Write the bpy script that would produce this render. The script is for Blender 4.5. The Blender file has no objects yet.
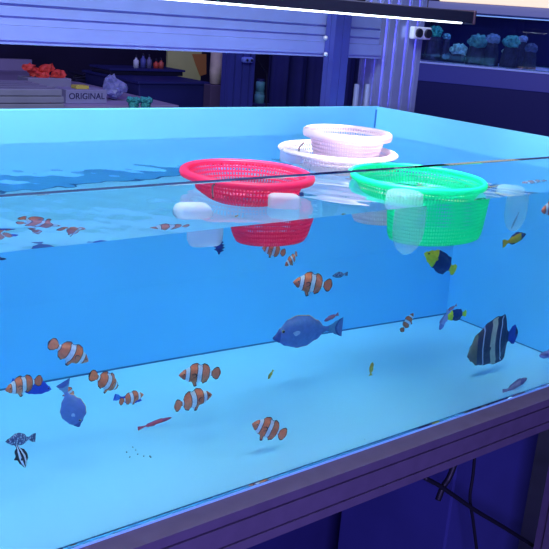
import bpy, bmesh, math, random
import numpy as np
from mathutils import Vector, Matrix

# ------------------------------------------------------------------ camera, world, lights, exposure
Z0 = 1.25                                    # height of the aquarium rim above the shop floor
SC = bpy.context.scene
COL = SC.collection
F_PX = 852.0
YAW, PITCH, ROLL = (math.radians(a) for a in (39.178, 16.879, 4.294))
CAM = np.array([-1.36907, -0.76588, 0.17752])

def _axes(a, b, c):
    ca, sa, cb, sb, cc, sc = math.cos(a), math.sin(a), math.cos(b), math.sin(b), math.cos(c), math.sin(c)
    fwd = np.array([sa * cb, ca * cb, -sb]); right = np.array([ca, -sa, 0.0]); up = np.cross(right, fwd)
    return cc * right + sc * up, -sc * right + cc * up, fwd
RX, UX, FX = _axes(YAW, PITCH, ROLL)
cam_data = bpy.data.cameras.new('camera'); cam = bpy.data.objects.new('camera', cam_data); COL.objects.link(cam)
cam_data.sensor_width = 36.0; cam_data.lens = F_PX / 549 * 36; cam_data.clip_start = 0.02
M = Matrix.Identity(4)
for i in range(3):
    M[i][0], M[i][1], M[i][2] = RX[i], UX[i], -FX[i]
M[0][3], M[1][3], M[2][3] = CAM[0], CAM[1], CAM[2] + Z0
cam.matrix_world = M
SC.camera = cam

world = bpy.data.worlds.new('world'); SC.world = world; world.use_nodes = True
wb = world.node_tree.nodes['Background']
wb.inputs['Color'].default_value = (0.07, 0.08, 0.55, 1); wb.inputs['Strength'].default_value = 0.17

def area(name, loc, target, sx, sy, energy, color):
    l = bpy.data.lights.new(name, 'AREA'); l.shape = 'RECTANGLE'; l.size = sx; l.size_y = sy; l.energy = energy; l.color = color
    o = bpy.data.objects.new(name, l); COL.objects.link(o)
    o.location = (loc[0], loc[1], loc[2] + Z0)
    o.rotation_euler = (Vector(target) - Vector(loc)).to_track_quat('-Z', 'Y').to_euler()
    return o
area('overhead_panel_light', (-0.98, 0.16, 1.05), (-0.86, 0.27, -0.4), 1.15, 0.8, 46, (0.76, 0.90, 0.84))
area('shop_fill_light', (0.4, 2.2, 1.6), (0.3, 3.0, -0.3), 1.5, 0.8, 15, (0.42, 0.32, 1.0))  # added violet fill, no fixture known, brightens the counter at the back
area('aisle_fill_light', (-1.9, -1.8, 0.25), (-0.6, -0.04, -0.45), 0.9, 0.5, 66, (0.38, 0.30, 1.0))  # added fill behind the camera, set low to brighten the front rail face
sl = bpy.data.lights.new('basket_spot_light', 'SPOT'); sl.energy = 125; sl.color = (0.95, 0.93, 1.0); sl.spot_size = math.radians(44); sl.spot_blend = .9; sl.shadow_soft_size = .05  # unseen spot added above the frame to brighten the baskets
so = bpy.data.objects.new('basket_spot_light', sl); COL.objects.link(so); so.location = (-.40, .24, .85 + Z0)
LAMP_STRENGTH = 4.5

SC.view_settings.view_transform = 'Standard'; SC.view_settings.look = 'None'
SC.view_settings.exposure = 0.0; SC.view_settings.gamma = 1.0; SC.view_settings.use_curve_mapping = False
cy = SC.cycles
cy.max_bounces = 16; cy.diffuse_bounces = 6; cy.glossy_bounces = 6; cy.transmission_bounces = 14; cy.transparent_max_bounces = 12
cy.caustics_refractive = True; cy.caustics_reflective = True; cy.blur_glossy = 2.0
cy.sample_clamp_indirect = 6.0

# ------------------------------------------------------------------ dimensions (metres, z measured from the rim)
D = 0.6            # inside depth of the tank
H_FREE = 0.0554    # rim to water
Z_FLOOR = -0.4015  # inside floor of the tank
X_L = -1.45        # inside of the left end
WT = 0.012         # panel thickness
random.seed(4)

# ------------------------------------------------------------------ helpers
def ray(px, py):
    d = FX + (px - 274.5) / F_PX * RX - (py - 274.5) / F_PX * UX
    return d / np.linalg.norm(d)
def at(px, py, axis, val):                   # point of the place seen through air
    d = ray(px, py); return CAM + d * (val - CAM[axis]) / d[axis]
def under(px, py):                           # line of sight inside the water behind the front pane
    d = ray(px, py); q = CAM - d * CAM[1] / d[1]
    r = np.array([d[0], 0, d[2]]) / 1.333; r[1] = math.sqrt(1 - r @ r)
    ts = [(D - q[1]) / r[1]]
    if r[2] < 0: ts.append((Z_FLOOR - q[2]) / r[2])
    if r[0] > 0: ts.append(-q[0] / r[0])
    return q, r, min(t for t in ts if t > 0)

def mat(name, color, rough=0.5, metal=0.0, var=0.0, scale=30.0, emit=None, estr=0.0, trans=0.0, spec=0.5, ior=1.45, alpha=None, bump=0.0):
    m = bpy.data.materials.new(name); m.use_nodes = True
    nt = m.node_tree; b = nt.nodes['Principled BSDF']
    b.inputs['Base Color'].default_value = (*color, 1); b.inputs['Roughness'].default_value = rough
    b.inputs['Metallic'].default_value = metal; b.inputs['Transmission Weight'].default_value = trans
    b.inputs['IOR'].default_value = ior; b.inputs['Specular IOR Level'].default_value = spec
    if emit: b.inputs['Emission Color'].default_value = (*emit, 1); b.inputs['Emission Strength'].default_value = estr
    if var or bump:
        tc = nt.nodes.new('ShaderNodeTexCoord'); nz = nt.nodes.new('ShaderNodeTexNoise'); nz.inputs['Scale'].default_value = scale; nz.inputs['Detail'].default_value = 4
        nt.links.new(tc.outputs['Object'], nz.inputs['Vector'])
        if var:
            rp = nt.nodes.new('ShaderNodeValToRGB')
            rp.color_ramp.elements[0].position = .3; rp.color_ramp.elements[1].position = .7
            rp.color_ramp.elements[0].color = (*[max(0, c * (1 - var)) for c in color], 1)
            rp.color_ramp.elements[1].color = (*[min(1, c * (1 + var)) for c in color], 1)
            nt.links.new(nz.outputs['Fac'], rp.inputs['Fac']); nt.links.new(rp.outputs['Color'], b.inputs['Base Color'])
        if bump:
            bp = nt.nodes.new('ShaderNodeBump'); bp.inputs['Strength'].default_value = bump; bp.inputs['Distance'].default_value = .002
            nt.links.new(nz.outputs['Fac'], bp.inputs['Height']); nt.links.new(bp.outputs['Normal'], b.inputs['Normal'])
    return m
def translucent(name, color, fac=0.5, rough=0.35, clear=0.0):
    m = bpy.data.materials.new(name); m.use_nodes = True; nt = m.node_tree; b = nt.nodes['Principled BSDF']
    b.inputs['Base Color'].default_value = (*color, 1); b.inputs['Roughness'].default_value = rough
    t = nt.nodes.new('ShaderNodeBsdfTranslucent'); t.inputs['Color'].default_value = (*color, 1)
    mx = nt.nodes.new('ShaderNodeMixShader'); mx.inputs[0].default_value = fac
    nt.links.new(b.outputs[0], mx.inputs[1]); nt.links.new(t.outputs[0], mx.inputs[2]); last = mx
    if clear:
        tp = nt.nodes.new('ShaderNodeBsdfTransparent'); tp.inputs['Color'].default_value = (.92, .97, 1, 1)
        m2 = nt.nodes.new('ShaderNodeMixShader'); m2.inputs[0].default_value = clear
        nt.links.new(last.outputs[0], m2.inputs[1]); nt.links.new(tp.outputs[0], m2.inputs[2]); last = m2
    nt.links.new(last.outputs[0], nt.nodes['Material Output'].inputs['Surface'])
    return m
def glass(name, color, ior):
    m = bpy.data.materials.new(name); m.use_nodes = True; nt = m.node_tree
    g = nt.nodes.new('ShaderNodeBsdfGlass'); g.inputs['Color'].default_value = (*color, 1); g.inputs['IOR'].default_value = ior; g.inputs['Roughness'].default_value = 0
    nt.links.new(g.outputs[0], nt.nodes['Material Output'].inputs['Surface'])
    return m

def link(name, bm, m, parent=None, smooth=False, loc=None):
    """turn a bmesh (built in tank coordinates) into one object; origin at its own base unless parented"""
    bmesh.ops.recalc_face_normals(bm, faces=bm.faces)
    vs = [v.co for v in bm.verts]
    if parent is None:
        lo = [min(v[i] for v in vs) for i in range(3)]; hi = [max(v[i] for v in vs) for i in range(3)]
        org = Vector(((lo[0] + hi[0]) / 2, (lo[1] + hi[1]) / 2, lo[2])) if loc is None else Vector(loc)
    else:
        org = Vector(parent['_org']) if '_org' in parent else Vector((0, 0, 0))
    for v in bm.verts: v.co -= org
    me = bpy.data.meshes.new(name); bm.to_mesh(me); bm.free()
    for mm in (m if isinstance(m, (list, tuple)) else [m]): me.materials.append(mm)
    if smooth: me.shade_smooth()
    o = bpy.data.objects.new(name, me); COL.objects.link(o)
    if parent is None:
        o.location = org + Vector((0, 0, Z0)); o['_org'] = list(org)
    else:
        o.parent = parent; o['_org'] = list(org)
    return o
def tag(o, label=None, cat=None, group=None, kind=None):
    if label: o['label'] = label
    if cat: o['category'] = cat
    if group: o['group'] = group
    if kind: o['kind'] = kind
    return o
def thing(name, loc, label, cat, group=None):
    o = bpy.data.objects.new(name, None); COL.objects.link(o); o.empty_display_size = .02
    o.location = (loc[0], loc[1], loc[2] + Z0); o['_org'] = list(map(float, loc))
    return tag(o, label, cat, group)
def struct(name, bm, m, **k): return tag(link(name, bm, m, **k), kind='structure')
def NB(): return bmesh.new()
def box(bm, lo, hi, bev=0.0, rot=0.0, mi=0):
    vs = bmesh.ops.create_cube(bm, size=1)['verts']
    c = [(lo[i] + hi[i]) / 2 for i in range(3)]; s = [abs(hi[i] - lo[i]) for i in range(3)]
    for v in vs: v.co = Vector((v.co.x * s[0], v.co.y * s[1], v.co.z * s[2]))
    fs = list({f for v in vs for f in v.link_faces})
    if bev:
        es = list({e for v in vs for e in v.link_edges})
        r = bmesh.ops.bevel(bm, geom=es, offset=bev, segments=2, affect='EDGES', profile=.5)
        vs = list({v for f in r['faces'] for v in f.verts} | {v for v in vs if v.is_valid})
    R = Matrix.Rotation(rot, 4, 'Z')
    for v in vs: v.co = R @ v.co + Vector(c)
    if mi:
        for f in {f for v in vs for f in v.link_faces}: f.material_index = mi
    return vs
def lathe(bm, prof, n=32, c=(0, 0, 0), closed=False):
    rings = [[bm.verts.new((c[0] + r * math.cos(2 * math.pi * i / n), c[1] + r * math.sin(2 * math.pi * i / n), c[2] + z)) for i in range(n)] for r, z in prof]
    m = len(rings)
    for j in range(m if closed else m - 1):
        a, b = rings[j], rings[(j + 1) % m]
        for i in range(n): bm.faces.new((a[i], a[(i + 1) % n], b[(i + 1) % n], b[i]))
    if not closed:
        if prof[0][0] < 1e-3 or True: bm.faces.new(rings[0][::-1])
        bm.faces.new(rings[-1])
def tube(bm, pts, r, n=8):
    pts = [Vector(p) for p in pts]; rings = []
    prev = None
    for i, p in enumerate(pts):
        t = (pts[min(i + 1, len(pts) - 1)] - pts[max(i - 1, 0)]).normalized()
        ref = prev if prev else (Vector((0, 0, 1)) if abs(t.z) < .9 else Vector((1, 0, 0)))
        a = (ref - t * ref.dot(t)).normalized(); prev = a; b = t.cross(a)
        rr = r[i] if isinstance(r, (list, tuple)) else r
        rings.append([bm.verts.new(p + (a * math.cos(2 * math.pi * k / n) + b * math.sin(2 * math.pi * k / n)) * rr) for k in range(n)])
    for A, B in zip(rings, rings[1:]):
        for k in range(n): bm.faces.new((A[k], A[(k + 1) % n], B[(k + 1) % n], B[k]))
    bm.faces.new(rings[0][::-1]); bm.faces.new(rings[-1])
def blob(bm, c, r, sub=2, noise=0.0, squash=(1, 1, 1)):
    vs = bmesh.ops.create_icosphere(bm, subdivisions=sub, radius=1)['verts']
    for v in vs:
        k = r * (1 + noise * (random.random() - .5) * 2)
        v.co = Vector((c[0] + v.co.x * k * squash[0], c[1] + v.co.y * k * squash[1], c[2] + v.co.z * k * squash[2]))
def prism_x(bm, prof, x0, x1):               # prof: (y, z) outline swept along x
    a = [bm.verts.new((x0, y, z)) for y, z in prof]; b = [bm.verts.new((x1, y, z)) for y, z in prof]
    n = len(prof)
    for i in range(n): bm.faces.new((a[i], a[(i + 1) % n], b[(i + 1) % n], b[i]))
    bm.faces.new(a[::-1]); bm.faces.new(b)
def prism_z(bm, prof, z0, z1):
    a = [bm.verts.new((x, y, z0)) for x, y in prof]; b = [bm.verts.new((x, y, z1)) for x, y in prof]
    n = len(prof)
    for i in range(n): bm.faces.new((a[i], a[(i + 1) % n], b[(i + 1) % n], b[i]))
    bm.faces.new(a[::-1]); bm.faces.new(b)
def profile3060(cx, cy, w, h, slots_w, slots_h, sw=.004, sd=.006):
    """outline of a slotted aluminium extrusion, slots on all sides, centre (cx, cy)"""
    out = []
    x0, x1, y0, y1 = cx - w / 2, cx + w / 2, cy - h / 2, cy + h / 2
    out.append((x0, y0))
    for s in slots_w: out += [(x0 + s - sw, y0), (x0 + s - sw, y0 + sd), (x0 + s + sw, y0 + sd), (x0 + s + sw, y0)]
    out.append((x1, y0))
    for s in slots_h: out += [(x1, y0 + s - sw), (x1 - sd, y0 + s - sw), (x1 - sd, y0 + s + sw), (x1, y0 + s + sw)]
    out.append((x1, y1))
    for s in slots_w[::-1]: out += [(x0 + s + sw, y1), (x0 + s + sw, y1 - sd), (x0 + s - sw, y1 - sd), (x0 + s - sw, y1)]
    out.append((x0, y1))
    for s in slots_h[::-1]: out += [(x0, y0 + s + sw), (x0 + sd, y0 + s + sw), (x0 + sd, y0 + s - sw), (x0, y0 + s - sw)]
    return out

# ------------------------------------------------------------------ materials
m_wall = mat('pale blue tank panel', (0.17, 0.565, 0.93), .45, var=.04, scale=6)
m_tfloor = mat('white blue tank floor', (0.33, 0.70, 0.96), .5, var=.04, scale=5)
m_pane = glass('clear pane', (0.95, 0.985, 1.0), 1.45)
m_water = glass('water', (0.99, 0.998, 1.0), 1.333)
_va = m_water.node_tree.nodes.new('ShaderNodeVolumeAbsorption'); _va.inputs['Color'].default_value = (0.0, 0.95, 1.0, 1); _va.inputs['Density'].default_value = 0.5
m_water.node_tree.links.new(_va.outputs[0], m_water.node_tree.nodes['Material Output'].inputs['Volume'])
m_seam = mat('dark silicone', (0.03, 0.16, 0.36), .4)
m_alu = mat('anodised aluminium', (0.52, 0.55, 0.72), .38, metal=.55, var=.06, scale=25)
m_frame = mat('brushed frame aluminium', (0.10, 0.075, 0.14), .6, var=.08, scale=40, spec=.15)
m_black = mat('black housing', (0.012, 0.013, 0.03), .4)
m_cable = mat('black cable', (0.008, 0.008, 0.02), .5)
m_led = mat('lit strip', (0.9, 0.95, 1), .5, emit=(0.85, 0.93, 1.0), estr=LAMP_STRENGTH)

# ------------------------------------------------------------------ the room
m_shopfloor = mat('dark shop floor', (0.05, 0.05, 0.09), .35, var=.3, scale=3)
m_shopwall = mat('dark painted wall', (0.06, 0.05, 0.16), .7, var=.25, scale=1.5)
b = NB(); box(b, (-4, -3, -Z0 - .1), (7, 7, -Z0)); struct('floor', b, m_shopfloor)
b = NB(); box(b, (-4, 6.0, -Z0), (7, 6.1, 1.7)); struct('wall_back', b, m_shopwall)
b = NB(); box(b, (-4, -3, 1.70), (7, 7, 1.8)); struct('ceiling', b, mat('dim ceiling', (0.25, 0.25, 0.35), .8))
b = NB(); box(b, (5.5, -3, -Z0), (5.6, 6.0, 1.7)); struct('wall_right', b, m_shopwall)

# ------------------------------------------------------------------ the aquarium
tank = thing('aquarium', ((X_L) / 2, D / 2, Z_FLOOR - .005), 'long open-topped sale tank with pale blue panels and a clear front pane', 'aquarium')
ZB = Z_FLOOR - .003
b = NB(); box(b, (X_L - WT, -WT, Z_FLOOR + .0003), (WT, -.0004, 0.0), .0008); link('front_pane', b, m_pane, tank)
b = NB(); box(b, (X_L - WT, D, ZB), (WT, D + WT, 0), .001); link('back_panel', b, m_wall, tank)
b = NB(); box(b, (0, 0, Z_FLOOR), (WT, D, 0), .001); link('end_panel', b, m_wall, tank)
b = NB(); box(b, (X_L - WT, 0, Z_FLOOR), (X_L, D, 0), .001); link('end_panel', b, m_wall, tank)
b = NB(); box(b, (X_L - WT, -WT, ZB), (WT, D, Z_FLOOR)); link('floor_panel', b, m_tfloor, tank)
def seam(p, q, r=.0022):
    b = NB(); tube(b, [p, q], r, 8); return link('silicone_seam', b, m_seam, tank)
seam((X_L, D - .001, Z_FLOOR + .001), (0, D - .001, Z_FLOOR + .001), .0017)
seam((-.001, 0.002, Z_FLOOR + .001), (-.001, D, Z_FLOOR + .001), .0012)
seam((X_L, .0008, Z_FLOOR), (0, .0008, Z_FLOOR), .0007)
seam((-.001, D - .001, -.046), (-.001, D - .001, -.006), .0022)

# water: one closed body with a gently rippled top
b = NB(); nx, ny = 320, 136
x0, x1, y0, y1 = X_L - .004, .004, .0002, D + .004
def wave(x, y):
    w = .00014 * math.sin(52 * x + 31 * y) + .00012 * math.sin(-38 * x + 74 * y + 1.3) + .00007 * math.sin(130 * x + 83 * y + .4) + .00005 * math.sin(-170 * x + 120 * y)
    k = math.exp(-((x + 1.05) / .22) ** 2)
    return w + k * (.00022 * math.sin(95 * y + 40 * x) + .00010 * math.sin(190 * y - 110 * x + 2 * math.sin(30 * x)) + .00006 * math.sin(230 * x + 160 * y))
g = [[b.verts.new((x0 + (x1 - x0) * i / nx, y0 + (y1 - y0) * j / ny, -H_FREE + wave(x0 + (x1 - x0) * i / nx, y0 + (y1 - y0) * j / ny))) for j in range(ny + 1)] for i in range(nx + 1)]
for i in range(nx):
    for j in range(ny):
        f = b.faces.new((g[i][j], g[i + 1][j], g[i + 1][j + 1], g[i][j + 1])); f.smooth = True
zb = Z_FLOOR - .003
lo = [b.verts.new(p) for p in ((x0, y0, zb), (x1, y0, zb), (x1, y1, zb), (x0, y1, zb))]
sides = [([g[i][0] for i in range(nx + 1)], lo[0], lo[1]), ([g[nx][j] for j in range(ny + 1)], lo[1], lo[2]),
         ([g[nx - i][ny] for i in range(nx + 1)], lo[2], lo[3]), ([g[0][ny - j] for j in range(ny + 1)], lo[3], lo[0])]
for row, p, q in sides:
    b.faces.new([p, q] + row[::-1])
    for u, v in zip(row, row[1:]): b.edges.get((u, v)).smooth = False
b.faces.new(lo[::-1])
for e in b.edges:
    if any(v in lo for v in e.verts): e.smooth = False
w = link('water', b, m_water); tag(w, 'clear still water filling the blue tank nearly to its rim', 'water', kind='stuff')

# stand under the tank: slotted aluminium frame
stand = thing('aquarium_stand', (X_L / 2, D / 2, -Z0), 'slotted aluminium frame stand carrying the blue tank', 'stand')
yf = -.044
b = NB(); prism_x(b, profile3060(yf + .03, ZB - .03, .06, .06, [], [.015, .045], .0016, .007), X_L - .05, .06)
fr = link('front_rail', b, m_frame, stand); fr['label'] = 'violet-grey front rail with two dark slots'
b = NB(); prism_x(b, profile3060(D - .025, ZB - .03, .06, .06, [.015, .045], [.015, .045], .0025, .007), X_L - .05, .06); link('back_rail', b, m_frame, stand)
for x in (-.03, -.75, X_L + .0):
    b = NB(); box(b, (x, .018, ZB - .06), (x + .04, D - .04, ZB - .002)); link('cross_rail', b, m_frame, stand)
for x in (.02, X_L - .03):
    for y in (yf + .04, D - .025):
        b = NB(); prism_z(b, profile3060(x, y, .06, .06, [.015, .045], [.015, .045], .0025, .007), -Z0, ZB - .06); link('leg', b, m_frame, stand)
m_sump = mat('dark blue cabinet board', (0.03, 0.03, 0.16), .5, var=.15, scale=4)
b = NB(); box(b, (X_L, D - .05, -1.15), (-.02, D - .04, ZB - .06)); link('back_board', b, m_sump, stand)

# filter box and cables in the dark under the tank
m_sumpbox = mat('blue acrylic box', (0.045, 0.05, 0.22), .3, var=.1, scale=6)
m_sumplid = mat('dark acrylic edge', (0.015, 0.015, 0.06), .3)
sx0, sx1, sy0 = at(450, 510, 1, .15)[0], at(533, 470, 1, .15)[0], .15
t = thing('filter_box', ((sx0 + sx1) / 2, sy0 + .15, -Z0), 'dark blue filter box standing in the shade under the tank', 'filter box')
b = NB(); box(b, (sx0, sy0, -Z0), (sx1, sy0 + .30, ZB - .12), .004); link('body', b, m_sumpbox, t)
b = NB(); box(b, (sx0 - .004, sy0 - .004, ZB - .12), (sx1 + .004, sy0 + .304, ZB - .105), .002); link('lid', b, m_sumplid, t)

def cable(pts, r, label):
    b = NB()
    P = []
    for i in range(len(pts) - 1):
        a0 = Vector(pts[max(i - 1, 0)]); a1 = Vector(pts[i]); a2 = Vector(pts[i + 1]); a3 = Vector(pts[min(i + 2, len(pts) - 1)])
        for k in range(6):
            u = k / 6
            P.append(.5 * ((2 * a1) + (a2 - a0) * u + (2 * a0 - 5 * a1 + 4 * a2 - a3) * u * u + (3 * a1 - a0 - 3 * a2 + a3) * u ** 3))
    P.append(Vector(pts[-1])); tube(b, P, r, 8)
    return tag(link('cable', b, m_cable, smooth=True), label, 'cable', 'cables under the tank')
def line_at(pix, y): return [tuple(at(px, py, 1, y)) for px, py in pix]
cable(line_at([(475, 452), (473, 475), (470, 498), (473, 520), (478, 560)], .08), .003, 'thin black cable hanging straight down under the front rail')
cable(line_at([(425, 478), (440, 486), (456, 497), (478, 512), (505, 528), (540, 550)], .06), .004, 'black cable sagging diagonally to the right under the front rail')
cable(line_at([(455, 463), (449, 478), (443, 487), (438, 500)], .07), .0055, 'thick short black hose tucked up under the front rail')

# ------------------------------------------------------------------ lamp bar over the tank
LY, LZ = .30, .1890
le = at(474, 16, 1, LY - .035)[0]
lamp = thing('light_bar', (le - .5, LY, LZ), 'long slim black aquarium light bar glowing white underneath, hung over the tank', 'lamp')
b = NB(); box(b, (le - 1.35, LY - .035, LZ), (le, LY + .035, LZ + .020), .002); link('housing', b, m_black, lamp)
b = NB(); box(b, (le - 1.34, LY - .034, LZ - .0022), (le - .028, LY - .006, LZ + .001), .0008); link('diffuser', b, m_led, lamp)
b = NB(); box(b, (le - .0005, LY - .037, LZ - .002), (le + .005, LY + .037, LZ + .022), .002); link('end_cap', b, mat('dull brass cap', (0.10, 0.06, 0.10), .4, metal=.5), lamp)
for x in (le - .085, le - 1.15):
    b = NB(); tube(b, [(x, LY, LZ + .018), (x, LY, LZ + 1.0)], .0012, 6); link('hanging_wire', b, m_black, lamp)

# ------------------------------------------------------------------ aluminium rack behind the tank
rack = thing('aluminium_rack', (-.4, .68, -Z0), 'pale aluminium profile rack standing behind the tank', 'rack')
m_beam = mat('pale aluminium beam', (0.19, 0.245, 0.56), .45, metal=.2, var=.06, scale=18)
pa = at(377, 70, 1, .66); pb = at(419, 70, 1, .66); xb = pa[0] - .002
m_slot = mat('beam slot shade', (0.20, 0.21, 0.42), .5)
BY = .66
b = NB(); prism_x(b, [(BY, .131), (BY + .04, .131), (BY + .04, .196), (BY, .196), (BY, .1655), (BY + .004, .1645), (BY + .004, .1615), (BY, .1605), (BY, .1455), (BY + .004, .1445), (BY + .004, .1425), (BY, .1415)][::-1], -1.6, xb); link('upper_beam', b, m_beam, rack)
b = NB(); prism_x(b, profile3060(BY + .015, .1155, .05, .030, [.025], [.005], .0016, .004)[::-1], -1.6, xb); link('lower_beam', b, m_beam, rack)
m_post = mat('dark blue post', (0.035, 0.045, 0.24), .45)
pa = at(327, 80, 1, .63); pb = at(342, 80, 1, .63)
b = NB(); prism_z(b, profile3060((pa[0] + pb[0]) / 2, .632, pb[0] - pa[0], .03, [.022], [.015], .0008, .003), -Z0, .26)
po = link('post', b, m_post, rack); po['label'] = 'narrow dark blue post'
m_clear = mat('glossy blue grey profile', (0.33, 0.38, 0.72), .22, metal=.55, var=.1, scale=14)
pa = at(377, 70, 1, .66); pb = at(419, 70, 1, .66)
wdt = pb[0] - pa[0]
b = NB(); prism_z(b, profile3060((pa[0] + pb[0]) / 2, .69, wdt, .06, [wdt * .14, wdt * .36, wdt * .62, wdt * .86], [.015, .045], .006, .010), -Z0, .26)
po = link('corner_post', b, m_clear, rack); po['label'] = 'broad fluted corner post'
br = at(419, 33, 1, .652)
b = NB(); box(b, (br[0] - .03, .64, br[2] - .014), (br[0] + .03, .655, br[2] + .014), .003); bk = link('bracket', b, mat('white bracket', (.62, .66, .85), .4), rack)
for s in (-.015, .015):
    b = NB(); lathe(b, [(.0, -.004), (.010, -.004), (.010, .004), (.0, .004)], 16)
    bmesh.ops.rotate(b, verts=b.verts, cent=(0, 0, 0), matrix=Matrix.Rotation(math.pi / 2, 3, 'X'))
    bmesh.ops.translate(b, verts=b.verts, vec=(br[0] + s, .638, br[2])); link('bolt', b, m_black, bk)
for z in (.107, .140):
    q = at(329, 52 if z < .12 else 35, 1, .612)
    b = NB(); blob(b, (q[0] - .004, .617, z), .005, 2); link('bolt', b, mat('steel bolt', (.6, .6, .75), .3, metal=.6), rack)
# slim clear riser beside the broad post
for px in (357, 368):
    q0 = at(px, 84, 1, .64)
    b = NB(); tube(b, [(q0[0], .64, -Z0), (q0[0], .64, q0[2])], .006, 10)
    tag(link('water_pipe', b, m_clear, smooth=True), 'thin glossy upright pipe %s the broad corner post behind the tank' % ('a step left of' if px == 357 else 'directly beside'), 'pipe', 'pipes behind the tank')

# ------------------------------------------------------------------ back of the shop, left
TZ = -.215                                   # counter top
m_counter = mat('grey violet counter', (0.34, 0.30, 0.50), .6, var=.12, scale=4)
CX1 = at(139, 84, 1, 2.75)[0] - .03
t = thing('counter', (0.3, 3.1, -Z0), 'long grey-violet shop counter far behind the tank', 'counter')
b = NB(); box(b, (-1.2, 2.35, TZ - .04), (CX1, 3.9, TZ), .004); link('worktop', b, m_counter, t)
b = NB(); box(b, (-1.15, 2.4, -Z0), (CX1 - .02, 3.85, TZ - .04)); link('carcass', b, m_counter, t)
b = NB(); box(b, (-1.2, 3.9, -Z0), (CX1, 3.95, TZ + .06)); link('back_board', b, m_counter, t)
# stack of flat boxes
m_box = mat('grey violet board', (0.30, 0.30, 0.46), .7, var=.1, scale=8)
m_line = mat('dark joint', (0.10, 0.09, 0.2), .7)
q = at(24, 99, 2, TZ + .03)
for k, (ins, dx) in enumerate(((0, 0), (.008, .006), (.004, -.006))):
    z = TZ + .0005 + k * .026
    lid = NB(); box(lid, (q[0] - .15 + ins + dx, q[1] - .10, z), (q[0] + .115 - ins + dx, q[1] + .22, z + .024), .003)
    o = link('flat_carton', lid, m_box)
    tag(o, 'flat grey carton on the counter, %s its stack' % ('bottom of', 'middle of', 'topmost of')[k], 'carton', 'flat cartons on the counter')
    if k == 2:
        for j in range(4):
            g_ = NB(); yy = q[1] - .07 + j * .07; box(g_, (q[0] - .135, yy, z + .0235), (q[0] + .09, yy + .006, z + .0255)); link('lid_slot', g_, m_line, o)
# red crumpled net
q = at(44, 84, 2, TZ + .05)
b = NB()
for k in range(7): blob(b, (q[0] - .06 + .022 * k, q[1] + .02 * math.sin(k * 2.1), TZ + .10 + .016 * math.cos(k * 1.7)), .022, 2, .35, (1.2, .8, .8))
m_red = mat('red cloth', (0.75, 0.06, 0.05), .6, var=.3, scale=60)
b2 = NB(); box(b2, (q[0] - .09, q[1] - .05, TZ + .0005), (q[0] + .10, q[1] + .06, TZ + .078), .003)
tag(link('carton', b2, m_box), 'low grey carton carrying the crumpled red cloth on the counter', 'carton')
tag(link('crumpled_cloth', b, m_red), 'crumpled red cloth lying on a low carton on the counter', 'cloth')
# scissors and a black tool
m_tool = mat('black tool', (0.015, 0.015, 0.05), .4)
q = at(84, 76, 1, 3.35)
t = thing('tool_tray', (q[0], 3.35, TZ), 'black tool tray with long handles sticking out, behind the lettered box', 'tool tray')
b = NB(); box(b, (q[0] - .07, 3.30, TZ + .0005), (q[0] + .09, 3.42, q[2] - .012), .004); link('tray', b, m_tool, t)
for k, (dx, dz) in enumerate(((.10, .005), (-.09, .022), (.085, .03))):
    b = NB(); tube(b, [(q[0] - .6 * dx, 3.36, q[2] - .012 + .004 * k), (q[0] + dx, 3.34, q[2] + dz)], .006, 8); link('handle', b, m_tool, t)
# box with lettering
q0 = at(66, 105, 1, 2.42); q1 = at(107, 90, 1, 2.42)
m_obox = mat('pale carton', (0.33, 0.33, 0.58), .6, var=.06, scale=12)
t = thing('lettered_box', ((q0[0] + q1[0]) / 2, 2.48, TZ), 'pale carton printed ORIGINAL in dark capitals on the counter', 'carton')
b = NB(); box(b, (q0[0], 2.42, TZ + .0005), (q1[0], 2.54, q1[2]), .002); link('body', b, m_obox, t)
fc = bpy.data.curves.new('lettering', 'FONT'); fc.body = 'ORIGINAL'; fc.align_x = 'CENTER'; fc.align_y = 'CENTER'; fc.size = .034; fc.extrude = .0008
ft = bpy.data.objects.new('lettering_curve', fc)
fme = bpy.data.meshes.new_from_object(ft); bpy.data.objects.remove(ft); fme.name = 'lettering'
fo = bpy.data.objects.new('lettering', fme); COL.objects.link(fo); fo.parent = t
ql = at(87, 96.5, 1, 2.419); fo.location = (ql[0] - t['_org'][0], 2.419 - 2.48, ql[2] - TZ); fo.rotation_euler = (math.pi / 2, 0, 0)
fme.materials.clear(); fme.materials.append(mat('dark print', (0.02, 0.02, 0.12), .6))
q = at(81, 87, 1, 2.46)
b = NB(); box(b, (q[0] - .03, 2.44, q1[2] + .0005), (q[0] + .026, 2.49, q1[2] + .014), .002)
tag(link('yellow_packet', b, mat('yellow packet', (0.75, 0.62, 0.12), .5)), 'small flat yellow packet on top of the lettered carton', 'packet')
# crumpled plastic bag
q = at(114, 92, 1, 2.55)
b = NB()
for k in range(9): blob(b, (q[0] + random.uniform(-.028, .028), 2.55 + random.uniform(-.025, .025), TZ + .032 + random.uniform(0, .045)), .026, 2, .4)
tag(link('plastic_bag', b, translucent('milky bag', (0.42, 0.46, .85), .4)), 'crumpled milky blue plastic bag beside the lettered carton', 'bag')
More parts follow.
